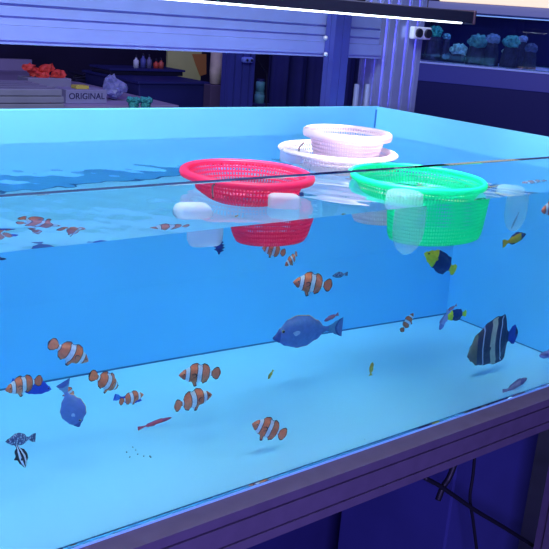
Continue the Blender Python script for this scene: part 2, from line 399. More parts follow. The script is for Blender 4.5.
# teal coral tufts (in a low dish)
m_teal = mat('teal coral', (0.05, 0.42, 0.45), .7, var=.5, scale=120)
def coral(px, py, y, r, label, ground, m=None, group='teal coral tufts', n=10):
    q = at(px, py, 1, y); b = NB()
    blob(b, (q[0], y, q[2] - r * .3), r * .8, 2, .1)
    for k in range(n):
        a = 2.4 * k; e = .25 + .5 * (k / n)
        blob(b, (q[0] + r * .75 * math.cos(a) * math.cos(e), y + r * .75 * math.sin(a) * math.cos(e), q[2] + r * .6 * math.sin(e * 1.8)), r * .38, 2, .25)
    z = min(v.co.z for v in b.verts)
    tube(b, [(q[0], y, ground), (q[0], y, z + r * .5)], [r * .6, r * .4], 10)
    return tag(link('coral', b, m or m_teal), label, 'coral', group)
t = thing('black_cabinet', (1.0, 2.9, -Z0), 'big dark blue cabinet at the end of the counter', 'cabinet')
m_cab = mat('midnight cabinet', (0.02, 0.025, 0.16), .5, var=.2, scale=3)
a0 = at(139, 84, 1, 2.75); a1 = at(209, 84, 1, 2.75)
b = NB(); box(b, (a0[0], 2.75, -Z0), (a1[0], 3.3, a0[2]), .004); link('body', b, m_cab, t)
b = NB(); box(b, (a0[0] - .01, 2.74, a0[2]), (a1[0] + .01, 3.32, a0[2] + .012), .003); link('top', b, m_cab, t)
cab_top = a0[2] + .0125
a2 = at(104, 69, 1, 3.05); a3 = at(183, 72, 1, 3.05)
xs0 = max(a2[0], a0[0] + .01)
t = thing('shelf_box', ((xs0 + a3[0]) / 2, 3.1, cab_top), 'low black box standing on the dark blue cabinet', 'box')
b = NB(); box(b, (xs0, 3.05, cab_top), (a3[0], 3.25, a3[2]), .003); link('body', b, m_tool, t)
b = NB(); box(b, (xs0 - .008, 3.04, a3[2]), (a3[0] + .008, 3.26, a3[2] + .010), .002); link('lid', b, m_cab, t)
ct = a3[2] + .0105
vc = [((0.7, 0.75, 0.95), 'white'), ((0.10, 0.12, 0.45), 'blue'), ((0.16, 0.16, 0.35), 'grey'), ((0.65, 0.08, 0.06), 'red'), ((0.6, 0.12, 0.10), 'brick red')]
for k, (px, hh) in enumerate(((136, .05), (143, .06), (149, .055), (156, .035), (161, .04))):
    q = at(px, 66, 1, 3.12); cl, cn = vc[k]
    q[0] = max(q[0], xs0 + .02)
    t = thing('bottle', (q[0], 3.12, ct), '%s little bottle on the low black box, %s in the row' % (cn, ('first', 'second', 'third', 'fourth', 'last')[k]), 'bottle', 'little bottles on the black box')
    b = NB(); lathe(b, [(.0001, ct), (.014, ct), (.014, ct + hh * .7), (.006, ct + hh * .85), (.006, ct + hh)], 14, (q[0], 3.12, 0)); link('body', b, mat('bottle ' + cn, cl, .35), t, smooth=True)
    b = NB(); lathe(b, [(.0001, ct + hh), (.0075, ct + hh), (.0075, ct + hh + .012), (.0001, ct + hh + .012)], 14, (q[0], 3.12, 0)); link('cap', b, m_tool, t)
q = at(141, 108, 1, 2.2)
b = NB(); box(b, (q[0] - .07, 2.15, -Z0), (q[0] + .07, 2.25, q[2] - .01), .003)
tag(link('plinth', b, m_cab), 'low dark plinth under the two teal tufts at the end of the counter', 'plinth')
coral(133.5, 103, 2.2, .026, 'teal tufty coral on the dark plinth, nearer the lettered carton', q[2] - .0095)
coral(146, 103, 2.2, .026, 'teal tufty coral on the dark plinth, farther from the lettered carton', q[2] - .0095)
# lit yellow green panel with an orange patch
a0 = at(167, 82, 1, 3.8); a1 = at(202, 50, 1, 3.8)
t = thing('notice_panel', ((a0[0] + a1[0]) / 2, 3.8, -Z0), 'pale yellow-green board with an orange corner behind the cabinet', 'board')
b = NB(); box(b, (a0[0], 3.80, -Z0), (a1[0], 3.82, .05), .002); link('board', b, mat('yellow green board', (0.80, 0.85, 0.36), .6, var=.1, scale=5), t)
p0 = at(193, 76, 1, 3.795); b = NB()
vs = [at(x, y, 1, 3.797) for x, y in ((192, 54), (206, 54), (206, 74), (200, 76), (196, 66))]
f = b.faces.new([b.verts.new(v) for v in vs]); r = bmesh.ops.extrude_face_region(b, geom=[f]); bmesh.ops.translate(b, verts=[e for e in r['geom'] if isinstance(e, bmesh.types.BMVert)], vec=(0, -.004, 0))
link('orange_patch', b, mat('orange paper', (0.70, 0.30, 0.10), .6), t)
# hanging tan sleeve and brown post
a0 = at(212, 85, 1, 2.6); a1 = at(227, 56, 1, 2.6)
t = thing('wrapped_post', ((a0[0] + a1[0]) / 2, 2.62, -Z0), 'brown post with a tan wrapped upper half beside the yellow-green board', 'post')
b = NB(); box(b, (a0[0] - .006, 2.60, -Z0), (a1[0] - .02, 2.66, a0[2]), .003); link('lower_post', b, mat('dark brown post', (0.10, 0.07, 0.16), .6), t)
b = NB(); lathe(b, [(.0001, a0[2]), (.026, a0[2] + .004), (.030, a0[2] + .06), (.026, .05), (.0001, .055)], 20, ((a0[0] + a1[0]) / 2, 2.63, 0)); link('wrapping', b, mat('tan wrap', (0.55, 0.46, 0.42), .7, var=.2, scale=20), t, smooth=True)
# blue upright with clamp
a0 = at(229, 80, 1, 2.3); a1 = at(254, 80, 1, 2.3)
t = thing('blue_upright', ((a0[0] + a1[0]) / 2, 2.33, -Z0), 'blue slotted upright with a bright two-hole clamp seen under the beam', 'upright')
m_up = mat('blue upright', (0.05, 0.06, 0.36), .4)
wdt = a1[0] - a0[0]
b = NB(); prism_z(b, profile3060((a0[0] + a1[0]) / 2, 2.33, wdt, .06, [wdt * .2, wdt * .5, wdt * .8], [.03], .005, .01), -Z0, .15); link('profile', b, m_up, t)
qc = at(248, 60, 1, 2.28)
b = NB(); box(b, (qc[0] - .026, 2.27, qc[2] - .012), (qc[0] + .026, 2.299, qc[2] + .012), .008); cl = link('clamp', b, mat('bright blue clamp', (0.20, 0.28, 0.95), .4), t)
for s in (-.012, .012):
    b = NB(); blob(b, (qc[0] + s, 2.268, qc[2]), .006, 2); link('hole', b, m_tool, cl)
# stacked teal jars on a small stand
q = at(260, 90, 1, 2.45)
m_jar = mat('pale teal jar', (0.12, 0.40, 0.50), .5, var=.3, scale=30)
zz = at(260, 103, 1, 2.45)[2]
b = NB(); box(b, (q[0] - .05, 2.41, -Z0), (q[0] + .045, 2.50, zz), .003)
tag(link('pedestal', b, m_cab), 'narrow dark pedestal carrying the two teal jars', 'pedestal')
for k, (zl, zh, r) in enumerate(((zz + .0005, zz + .052, .024), (zz + .053, zz + .11, .021))):
    t = thing('jar', (q[0], 2.45, zl), 'pale teal jar beside the blue upright, %s of the two stacked' % ('lower', 'upper')[k], 'jar', 'stacked teal jars')
    b = NB(); lathe(b, [(.0001, zl), (r, zl), (r, zh - .014), (r * .8, zh - .010), (.0001, zh - .010)], 16, (q[0], 2.45, 0)); link('body', b, m_jar, t, smooth=True)
    b = NB(); lathe(b, [(.0001, zh - .010), (r * .9, zh - .010), (r * .9, zh), (.0001, zh)], 16, (q[0], 2.45, 0)); link('lid', b, m_cab if k else m_jar, t)
b = NB(); p, s = at(256, 56, 1, 2.36), at(267, 74, 1, 2.36); tube(b, [p, s, s + np.array([.02, .0, -.35])], .004, 8)
tag(link('black_rod', b, m_tool), 'thin black rod leaning across above the teal jars', 'rod')
# dark blue curtain at right back
m_curt = mat('deep blue curtain', (0.015, 0.02, 0.17), .8, var=.2, scale=5)
b = NB(); x0c, x1c = at(270, 80, 1, 3.0)[0], at(430, 80, 1, 3.0)[0]
n = 120; top = []; bot = []
for i in range(n + 1):
    x = x0c + (x1c - x0c) * i / n; y = 3.0 + .03 * math.sin(i * .55) + .012 * math.sin(i * 1.3)
    top.append((x, y)); 
rows = [[b.verts.new((x, y, z)) for x, y in top] for z in (-1.2, .25)] + [[b.verts.new((x, y + .006, z)) for x, y in top] for z in (.25, -1.2)]
for j in range(4):
    A, B = rows[j], rows[(j + 1) % 4]
    for i in range(n): b.faces.new((A[i], A[i + 1], B[i + 1], B[i]))
tag(link('curtain', b, m_curt, smooth=True), 'deep blue folded curtain filling the back behind the rack posts', 'curtain')

# ------------------------------------------------------------------ second aquarium behind, right, with corals
A = at(425, 62, 2, .05); B = at(549, 73, 2, .05)
u = (B - A)[:2]; u /= np.linalg.norm(u); v = np.array([-u[1], u[0]])
if v[0] < 0: v = -v
ang = math.atan2(u[1], u[0])
def rbox(bm, s0, s1, t0, t1, z0, z1, bev=.002):   # box in the frame of the second tank: s along its face, t into it
    c = A[:2] + u * (s0 + s1) / 2 + v * (t0 + t1) / 2
    h = ((s1 - s0) / 2, (t1 - t0) / 2)
    vs = box(bm, (-h[0], -h[1], z0), (h[0], h[1], z1), bev, 0)
    for w_ in vs:
        x, y = w_.co.x, w_.co.y; w_.co.x = c[0] + u[0] * x + v[0] * y; w_.co.y = c[1] + u[1] * x + v[1] * y
m_dark2 = mat('night blue board', (0.006, 0.008, 0.10), .5, spec=.2)
m_band = mat('blue band', (0.03, 0.04, 0.30), .4)
m_edge2 = mat('pale lit edge', (0.35, 0.45, 0.95), .4)  # glow along the tank's lower edge is put into this pale colour
m_hood = mat('grey blue hood', (0.25, 0.28, 0.55), .5)
m_glow_cover = mat('warm glowing cover', (0.85, 0.72, 0.55), .5, emit=(1.0, .80, .52), estr=.75)  # emission put into the cover to make it bright cream
ctr = A[:2] + u * .2 + v * .25
t = thing('coral_tank', (ctr[0], ctr[1], -Z0), 'dark coral tank on a blue cabinet beyond the right end of the sale tank', 'aquarium')
b = NB(); rbox(b, -.05, 1.0, .0, .5, -Z0, -.02); link('cabinet', b, m_dark2, t)
b = NB(); rbox(b, -.05, 1.0, -.004, .5, -.02, .045); link('base_band', b, m_band, t)
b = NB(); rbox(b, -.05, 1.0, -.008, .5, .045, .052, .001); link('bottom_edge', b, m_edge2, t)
b = NB(); rbox(b, -.05, 1.0, .48, .5, .052, .25); link('back_panel', b, m_dark2, t)
def plane_z(px, py, deep=0.0):
    d = ray(px, py); n3 = np.array([v[0], v[1], 0]); o3 = np.array([A[0], A[1], 0]) + n3 * deep
    return (CAM + d * ((o3 - CAM) @ n3) / (d @ n3))[2]
zh = plane_z(500, 15); zw = plane_z(490, 4.5)
b = NB(); rbox(b, -.05, 1.0, 0, .005, .052, zh + .002); link('front_pane', b, m_pane, t)
b = NB(); rbox(b, .98, 1.0, 0.006, .48, .052, zh); link('side_panel', b, m_dark2, t)
b = NB(); rbox(b, -.05, 1.0, -.01, .5, zh, zw); link('hood', b, m_hood, t)
b = NB(); rbox(b, .03, 1.0, -.02, .5, zw, zw + .05); link('glow_cover', b, m_glow_cover, t)
ac = A[:2] + u * .35 + v * .2
area('coral_fill_light', (ac[0], ac[1], zh - .004), (ac[0], ac[1], -1), .7, .25, .55, (0.25, 0.45, 1.0)).rotation_euler = (0, 0, ang)  # unseen blue area light added under the hood to brighten the corals
def coral2(px, py, r, cl, label, deep=.15):
    # walk along the line of sight to the plane 'deep' behind the pane
    d = ray(px, py); n3 = np.array([v[0], v[1], 0]); o3 = np.array([A[0], A[1], 0]) + n3 * deep
    q = CAM + d * ((o3 - CAM) @ n3) / (d @ n3)
    b = NB(); blob(b, q, r, 2, .12, (1, 1, .8))
    for k in range(12):
        a = 2.4 * k; e = .1 + 1.2 * (k / 12)
        blob(b, (q[0] + r * .8 * math.cos(a) * math.cos(e), q[1] + r * .8 * math.sin(a) * math.cos(e), q[2] + r * .6 * math.sin(e)), r * .35, 2, .25)
    o = tag(link('coral', b, mat('coral', cl, .7, var=.45, scale=90), loc=(q[0], q[1], .0525)), label, 'coral', 'corals in the dark tank')
    b = NB(); tube(b, [(q[0], q[1], .0525), (q[0], q[1], .0525 + (q[2] - .0525) * .6), (q[0], q[1], q[2])], [r * 1.15, r * .95, r * .7], 12)
    for v_ in b.verts: v_.co += Vector((random.uniform(-1, 1), random.uniform(-1, 1), 0)) * r * .12
    link('rock_base', b, m_rock, o); return o
m_rock = mat('dim rock', (0.02, 0.03, 0.10), .8, var=.4, scale=60)
coral2(435, 33, .030, (0.03, .42, .40), 'green branching coral at the top left of the dark tank')
coral2(447, 37, .015, (0.10, .38, .60), 'small pale coral beside the green branching one')
coral2(459, 51, .032, (0.25, .62, .72), 'palest round coral low in the dark tank')
coral2(446, 57, .020, (0.06, .22, .40), 'low dim coral left of the palest round one')
coral2(478, 43, .036, (0.06, .30, .36), 'big round blue-green coral in the middle of the dark tank')
coral2(493, 40, .026, (0.12, .22, .45), 'violet-blue coral touching the big round one')
coral2(512, 43, .032, (0.06, .36, .38), 'teal coral right of the gap in the dark tank')
coral2(506, 52, .015, (0.35, .62, .72), 'small pale coral at the foot of the teal one')
coral2(523, 40, .018, (0.20, .30, .55), 'small lilac coral behind the teal one')
coral2(531, 49, .024, (0.06, .10, .26), 'dimmest coral at the right end of the row')

# ------------------------------------------------------------------ colander baskets
def colander(name, c, zr, R, Rt, Rb, zb, m, label, group=None, nu=104, nv=13, lip=.009):
    t = thing(name, (c[0], c[1], zb), label, 'basket', group)
    b = NB(); lathe(b, [(Rt - .001, zr - .003), (Rt + .001, zr), (R - .004, zr + .0008), (R - .0008, zr - .0015), (R, zr - lip * .6), (R - .0015, zr - lip), (R - .004, zr - lip + .001), (R - .005, zr - .004), (Rt + .002, zr - .0045)], 72, (c[0], c[1], 0), closed=True)
    link('rim', b, m, t, smooth=True)
    def lattice(P, nu, nv, hole):
        """P(i, j) -> point; each cell becomes a frame round a hole"""
        b = NB()
        V = [[b.verts.new(P(i, j)) for j in range(nv + 1)] for i in range(nu)]
        for i in range(nu):
            for j in range(nv):
                q = [V[i][j], V[(i + 1) % nu][j], V[(i + 1) % nu][j + 1], V[i][j + 1]]
                mid = sum((x.co for x in q), Vector()) / 4
                w_ = [b.verts.new(mid + (x.co - mid) * hole) for x in q]
                for k in range(4): b.faces.new((q[k], q[(k + 1) % 4], w_[(k + 1) % 4], w_[k]))
        return b
    def PW(i, j):
        f = j / nv; r = Rt + (Rb - Rt) * f ** .85 if f < .9 else Rb + (Rt - Rb) * (1 - f ** .85) - .003 * (f - .9) / .1
        a = 2 * math.pi * i / nu
        return Vector((c[0] + r * math.cos(a), c[1] + r * math.sin(a), zr - .003 + (zb - zr + .003) * f))
    o = link('mesh_wall', lattice(PW, nu, nv, .60), m, t)
    sd = o.modifiers.new('thickness', 'SOLIDIFY'); sd.thickness = .0011
    rb = Rb - .003
    def PB(i, j):
        f = .12 + .88 * j / 8; a = 2 * math.pi * i / 48
        return Vector((c[0] + rb * f * math.cos(a), c[1] + rb * f * math.sin(a), zb))
    o = link('mesh_base', lattice(PB, 48, 8, .58), m, t)
    sd = o.modifiers.new('thickness', 'SOLIDIFY'); sd.thickness = .0014
    return t
m_redp = translucent('red plastic', (0.95, 0.05, 0.20), .5)
m_grnp = translucent('green plastic', (0.02, 0.95, 0.56), .5)
m_whip = translucent('white pink plastic', (0.97, 0.84, 0.89), .4)
colander('colander_basket', (-.670, .170), -.0297, .0925, .081, .054, -.1125, m_redp, 'red plastic mesh basket floating left of the others', 'floating colander baskets')
colander('colander_basket', (-.388, .113), -.0410, .1045, .097, .086, -.1260, m_grnp, 'bright green plastic mesh basket floating against the front pane', 'floating colander baskets', nu=118, nv=15)
colander('colander_basket', (-.370, .313), -.0345, .1040, .088, .060, -.1300, m_whip, 'pinkish white mesh basket, lower of the nested pair', 'floating colander baskets', lip=.0052)
colander('colander_basket', (-.356, .308), -.0020, .0770, .068, .050, -.0700, m_whip, 'pinkish white mesh basket, upper of the nested pair', 'floating colander baskets', nu=90, nv=10, lip=.012)

# floats tied to the baskets
m_foam = translucent('white foam', (0.85, 0.84, 0.95), .4, .5, .55)
m_clearp = translucent('clear frosted plastic', (0.55, 0.85, 0.95), .5, .25, .72)
m_tie = mat('dark wire tie', (0.03, 0.03, 0.05), .4)
def float_block(c, size, rot, label, m=m_foam, tie=None):
    t = thing('basket_float', c, label, 'float', 'floats tied to the baskets')
    b = NB()
    vs = bmesh.ops.create_cube(b, size=1)['verts']
    bmesh.ops.bevel(b, geom=b.edges[:], offset=.28, segments=4, affect='EDGES', profile=.6)
    R = Matrix.Rotation(rot, 3, 'Z')
    for v_ in b.verts: v_.co = R @ Vector((v_.co.x * size[0], v_.co.y * size[1], v_.co.z * size[2])) + Vector(c)
    link('float_body', b, m, t, smooth=True)
    if tie:
        b = NB(); tube(b, tie, .0012, 6); link('wire_tie', b, m_tie, t)
    return t
def float_cup(c, r, ztop, zbot, label):
    t = thing('basket_float', (c[0], c[1], zbot), label, 'float', 'floats tied to the baskets')
    h = ztop - zbot; b = NB()
    lathe(b, [(.0005, zbot)] + [(r * math.sin(a), zbot + h * .45 * (1 - math.cos(a))) for a in (.35, .7, 1.05, 1.4)] + [(r, zbot + h * .6), (r * .92, ztop - .002), (r * .8, ztop), (.0005, ztop)], 28, (c[0], c[1], 0))
    link('float_body', b, m_clearp, t, smooth=True)
    return t
float_block((-.812, .088, -.070), (.046, .028, .046), -.3, 'white foam float at the left side of the red basket', tie=[(-.775, .10, -.045), (-.76, .125, -.036), (-.745, .135, -.034)])
float_block((-.690, .064, -.050), (.040, .024, .022), -.5, 'white foam float in front of the red basket')
float_block((-.452, .330, -.046), (.035, .045, .024), .2, 'white foam float at the left of the nested white baskets', tie=[(-.458, .312, -.040), (-.461, .309, -.028), (-.452, .309, -.020)])
float_cup((-.498, .036), .0275, -.043, -.130, 'clear bulb-shaped float hanging in front of the green basket, left side')
float_cup((-.262, .034), .023, -.050, -.118, 'clear bulb-shaped float right of the green basket, nearest the end panel')

# ------------------------------------------------------------------ fish
def interp(tab, s):
    for (a, *va), (b_, *vb) in zip(tab, tab[1:]):
        if a <= s <= b_:
            k = (s - a) / (b_ - a) if b_ > a else 0; k = k * k * (3 - 2 * k)
            return [x + (y - x) * k for x, y in zip(va, vb)]
    return list(tab[-1][1:]) if s > tab[-1][0] else list(tab[0][1:])
FM = {}
def fm(key, col, rough=.38):
    if key not in FM: FM[key] = mat('fish ' + key, col, rough, var=.12, scale=18)
    return FM[key]
NR = 7
def fish_mesh(name, prof, dors, anal, colour, mats, bands=(), fork=0.0, bend=0.0, bandcurve=0.0):
    """unit-length fish, nose at x=+.5, tail tip at x=-.5; prof (s, top, bottom, half width); colour(s, row, f) -> material key"""
    st = sorted(set([i / 44 for i in range(45)] + [round(x, 4) for x in bands]))
    st = [s for i, s in enumerate(st) if i == 0 or s - st[i - 1] > .003 or s in bands]
    bm = NB(); rings = []
    keys = list(mats); tt = .0035
    for s in st:
        zt, zb_, w_ = interp(prof, s); fd = max(.0015, interp(dors, s)[0]); fa = max(.0015, interp(anal, s)[0])
        hh = (zt - zb_) / 2; zc = (zt + zb_) / 2; pts = []
        for k in range(NR):
            a = -math.pi / 2 + math.pi * k / (NR - 1)
            pts.append((max(min(tt, w_), w_ * math.cos(a) ** .8 if math.cos(a) > 1e-6 else 0), zc + hh * math.sin(a)))
        ring = pts + [(tt * .8, zt + fd * .72), (0, zt + fd), (-tt * .8, zt + fd * .72)] + [(-y, z) for y, z in pts[::-1]] + [(-tt * .8, zb_ - fa * .72), (0, zb_ - fa), (tt * .8, zb_ - fa * .72)]
        row = []
        for y, z in ring:
            x = .5 - s
            zr = (z - zc) / max(hh, .001)
            tf = max(0, (s - .82) / .18)
            x -= fork * min(1.5, zr * zr) * tf * tf
            if s < .82: x -= bandcurve * min(1.6, zr * zr) * math.sin(math.pi * min(1, s / .82))
            yy = y + bend * (max(0, s - .3)) ** 2
            row.append(bm.verts.new((x, yy, z)))
        rings.append(row)
    n = len(rings[0])
    for i in range(len(st) - 1):
        s = (st[i] + st[i + 1]) / 2
        for k in range(n):
            f = bm.faces.new((rings[i][k], rings[i][(k + 1) % n], rings[i + 1][(k + 1) % n], rings[i + 1][k]))
            if k < NR - 1: r, q = 'body', (k + .5) / (NR - 1)
            elif k in (NR - 1, NR + 2): r, q = 'fin', 1
            elif k in (NR, NR + 1): r, q = 'edge', 1
            elif k < 2 * NR + 2: r, q = 'body', 1 - (k - NR - 3 + .5) / (NR - 1)
            elif k in (2 * NR + 2, n - 1): r, q = 'fin', 0
            else: r, q = 'edge', 0
            f.material_index = keys.index(colour(s, r, q)); f.smooth = True
    bm.faces.new(rings[0][::-1]); bm.faces.new(rings[-1])
    bmesh.ops.recalc_face_normals(bm, faces=bm.faces)
    me = bpy.data.meshes.new(name); bm.to_mesh(me); bm.free()
    for k in keys: me.materials.append(mats[k])
    return me
def fin_mesh(name, l, h, m, edge=None):
    bm = NB(); n = 11
    def ring(k, t):
        return [bm.verts.new((-l * (.12 + .88 * math.sin(a) * k) , t, h * k * -math.cos(a) * (.6 + .4 * math.sin(a)))) for a in [math.pi * i / (n - 1) for i in range(n)]]
    for sgn in (1,):
        r1, r2 = ring(.78, .003), ring(1, .0015); r3, r4 = ring(.78, -.003), ring(1, -.0015)
        c1 = bm.verts.new((0, .004, 0)); c2 = bm.verts.new((0, -.004, 0))
        for i in range(n - 1):
            bm.faces.new((c1, r1[i], r1[i + 1])); bm.faces.new((c2, r3[i + 1], r3[i]))
            for A_, B_ in ((r1, r2), (r2, r4), (r4, r3)):
                f = bm.faces.new((A_[i], B_[i], B_[i + 1], A_[i + 1])); f.material_index = 1 if edge else 0
        for i in (0, n - 1): bm.faces.new((c1, c2, r3[i], r4[i], r2[i], r1[i]))
    bmesh.ops.recalc_face_normals(bm, faces=bm.faces)
    me = bpy.data.meshes.new(name); bm.to_mesh(me); bm.free(); me.materials.append(m)
    if edge: me.materials.append(edge)
    return me
def eye_mesh(r, m1, m2):
    bm = NB(); bmesh.ops.create_uvsphere(bm, u_segments=14, v_segments=10, radius=r)
    for f in bm.faces:
        f.smooth = True; f.material_index = 1 if abs(f.calc_center_median().z) > .6 * r else 0   # pole faces outward after the turn
    for v_ in bm.verts: v_.co = Vector((v_.co.x, v_.co.z, v_.co.y))
    me = bpy.data.meshes.new('eye'); bm.to_mesh(me); bm.free(); me.materials.append(m1); me.materials.append(m2); return me

m_pupil = fm('pupil', (0.005, 0.005, 0.01), .15)
orange = fm('orange', (0.86, 0.20, 0.10)); white = fm('white', (0.80, 0.78, 0.88)); black = fm('black', (0.012, 0.012, 0.03))
SPEC = {}
def species(key, name, cat, body, pecs=None, eye=(.1, .03, .02, .02), eye_m=None):
    SPEC[key] = dict(name=name, cat=cat, body=body, pecs=pecs, eye=eye, em=eye_mesh(eye[3], eye_m or fm('iris', (.35, .25, .12)), m_pupil))

CL = [(0, .004, -.012, .008), (.05, .058, -.06, .045), (.12, .115, -.11, .075), (.25, .17, -.165, .095), (.4, .18, -.19, .095), (.55, .155, -.165, .075), (.66, .105, -.11, .048), (.73, .065, -.068, .028), (.785, .055, -.055, .018), (.84, .115, -.115, .010), (.90, .145, -.145, .007), (.955, .13, -.13, .005), (.985, .095, -.095, .004), (1, .055, -.055, .003)]
def clown_col(s, r, q):
    for a, c in ((.185, .042), (.47, .055), (.75, .022)):
        if abs(s - a) < c: return 'white' if r != 'edge' or a != .47 else 'black'
        if abs(s - a) < c + .016: return 'black'
    if s > .968: return 'black'
    if r == 'edge': return 'black'
    if s > .80 and (q < .09 or q > .91): return 'black'
    return 'orange'
clb = [x for a, c in ((.185, .042), (.47, .055), (.75, .022)) for x in (a - c - .016, a - c, a + c, a + c + .016)] + [.968]
for key, bend in (('clown', .12), ('clown_b', -.30), ('clown_c', .42)):
    species(key, 'clownfish', 'fish', fish_mesh('clownfish', CL, [(0, 0), (.22, 0), (.27, .06), (.36, .075), (.47, .03), (.56, .08), (.64, .095), (.70, .06), (.74, 0), (1, 0)],
            [(0, 0), (.31, 0), (.36, .10), (.42, .09), (.46, .01), (.53, .01), (.58, .075), (.66, .09), (.71, .05), (.74, 0), (1, 0)], clown_col,
            dict(orange=orange, white=white, black=black), clb, fork=-.02, bend=bend, bandcurve=.02),
            pecs=dict(s=.29, y=.088, z=-.03, mesh=fin_mesh('pectoral_fin', .12, .075, orange, black)), eye=(.10, .062, .025, .02))
# blue damsel-like companion
bluem = fm('deep blue', (0.02, 0.06, 0.55)); bluet = fm('blue tail', (0.05, 0.22, 0.70))
BD = [(0, .004, -.01, .008), (.08, .06, -.06, .04), (.25, .13, -.13, .07), (.42, .15, -.15, .07), (.6, .11, -.11, .05), (.76, .05, -.05, .02), (.82, .05, -.05, .012), (.92, .11, -.11, .006), (1, .12, -.12, .004)]
species('blue', 'blue_damselfish', 'fish', fish_mesh('blue_damselfish', BD, [(0, 0), (.2, 0), (.3, .03), (.6, .04), (.74, 0), (1, 0)], [(0, 0), (.45, 0), (.55, .04), (.7, .03), (.76, 0), (1, 0)],
        lambda s, r, q: 'tail' if s > .84 else 'blue', dict(blue=bluem, tail=bluet), fork=.06), eye=(.09, .03, .02, .02))
# grey blue surgeonfish, orange fin edges
gb = fm('grey blue', (0.11, 0.17, 0.46)); gbd = fm('dusk blue', (0.05, 0.08, 0.30)); oe = fm('orange edge', (0.75, 0.35, 0.08)); gbt = fm('steel tail', (0.12, 0.25, 0.45))
TG = [(0, -.035, -.055, .012), (.04, .0, -.085, .03), (.1, .075, -.115, .05), (.2, .165, -.17, .075), (.35, .205, -.205, .085), (.52, .19, -.19, .07), (.68, .115, -.12, .042), (.78, .042, -.05, .022), (.84, .03, -.035, .014), (.89, .05, -.05, .009), (.95, .10, -.10, .006), (1, .135, -.135, .004)]
def tang_col(s, r, q):
    if s > .965: return 'dusk'
    if s > .86: return 'tail'
    if r == 'edge' and .2 < s < .8: return 'orange'
    if s < .1: return 'dusk'
    return 'blue'
for key, bend in (('tang', .05), ('tang_b', .55)):
    species(key, 'surgeonfish', 'fish', fish_mesh('surgeonfish', TG, [(0, 0), (.14, 0), (.22, .022), (.5, .03), (.74, .02), (.79, 0), (1, 0)], [(0, 0), (.32, 0), (.4, .02), (.74, .02), (.79, 0), (1, 0)], tang_col,
            dict(blue=gb, dusk=gbd, orange=oe, tail=gbt), [.965, .1], fork=.09, bend=bend), pecs=dict(s=.27, y=.07, z=-.02, mesh=fin_mesh('pectoral_fin', .12, .05, fm('pale fin', (.45, .5, .72)))), eye=(.13, .055, .045, .022), eye_m=fm('gold iris', (.6, .5, .15)))
# bicolor angelfish
yel = fm('yellow', (0.85, 0.70, 0.03)); navy = fm('navy', (0.01, 0.02, 0.15))
BA = [(0, .0, -.02, .01), (.06, .055, -.06, .04), (.18, .13, -.13, .07), (.35, .175, -.18, .08), (.55, .165, -.17, .07), (.7, .12, -.12, .045), (.78, .075, -.075, .025), (.84, .07, -.07, .014), (.93, .12, -.12, .007), (1, .11, -.11, .004)]
species('bicolor', 'bicolor_angelfish', 'fish', fish_mesh('bicolor_angelfish', BA, [(0, 0), (.2, 0), (.3, .03), (.6, .05), (.74, .085), (.8, 0), (1, 0)], [(0, 0), (.4, 0), (.5, .04), (.7, .08), (.8, 0), (1, 0)],
        lambda s, r, q: 'yellow' if s < .34 or s > .80 else 'navy', dict(yellow=yel, navy=navy), [.34, .80], fork=-.03), pecs=dict(s=.27, y=.075, z=-.02, mesh=fin_mesh('pectoral_fin', .1, .05, yel)), eye=(.09, .04, .028, .02))
species('yellowdark', 'dark_headed_fish', 'fish', fish_mesh('dark_headed_fish', BD, [(0, 0), (.25, 0), (.35, .035), (.6, .04), (.74, 0), (1, 0)], [(0, 0), (.45, 0), (.55, .04), (.7, .03), (.76, 0), (1, 0)],
        lambda s, r, q: 'navy' if s < .25 or (r != 'body' and s < .7) or (q > .8 and s < .6) else 'mid', dict(navy=navy, mid=fm('olive yellow', (.55, .42, .04))), [.25], fork=.02), eye=(.09, .03, .02, .02))
# koran-type angelfish: navy with cream bands, blue tail
KA = [(0, -.03, -.06, .012), (.05, .09, -.14, .04), (.14, .22, -.23, .07), (.28, .285, -.28, .085), (.45, .31, -.30, .08), (.60, .27, -.27, .06), (.70, .17, -.18, .04), (.77, .075, -.085, .022), (.82, .07, -.07, .014), (.9, .13, -.13, .007), (.97, .14, -.14, .005), (1, .10, -.10, .004)]
cream = fm('cream band', (0.50, 0.50, 0.42)); ng = fm('navy grey', (0.035, 0.045, 0.12)); olive = fm('olive face', (0.16, 0.16, 0.14))
def koran_col(s, r, q):
    if s > .80: return 'tail'
    if s < .13: return 'olive'
    if r == 'edge': return 'navy'
    for a, w_, c in ((.235, .011, 'pale'), (.435, .055, 'cream'), (.60, .011, 'pale')):
        if abs(s - a) < w_: return c
    return 'ng' if s < .5 else 'navy'
kb = [x for a, w_ in ((.235, .011), (.435, .055), (.60, .011)) for x in (a - w_, a + w_)] + [.8, .13]
species('koran', 'banded_angelfish', 'fish', fish_mesh('banded_angelfish', KA, [(0, 0), (.2, 0), (.27, .03), (.5, .04), (.66, .09), (.74, .02), (.8, 0), (1, 0)], [(0, 0), (.36, 0), (.44, .03), (.6, .06), (.69, .12), (.76, .02), (.8, 0), (1, 0)], koran_col,
        dict(navy=fm('koran navy', (.012, .018, .09)), ng=ng, cream=cream, pale=fm('pale line', (.45, .52, .75)), olive=olive, tail=fm('royal tail', (.02, .05, .38))), kb, fork=-.05, bend=.1, bandcurve=.09),
        pecs=dict(s=.27, y=.08, z=-.06, mesh=fin_mesh('pectoral_fin', .12, .06, ng)), eye=(.10, .03, .045, .018))
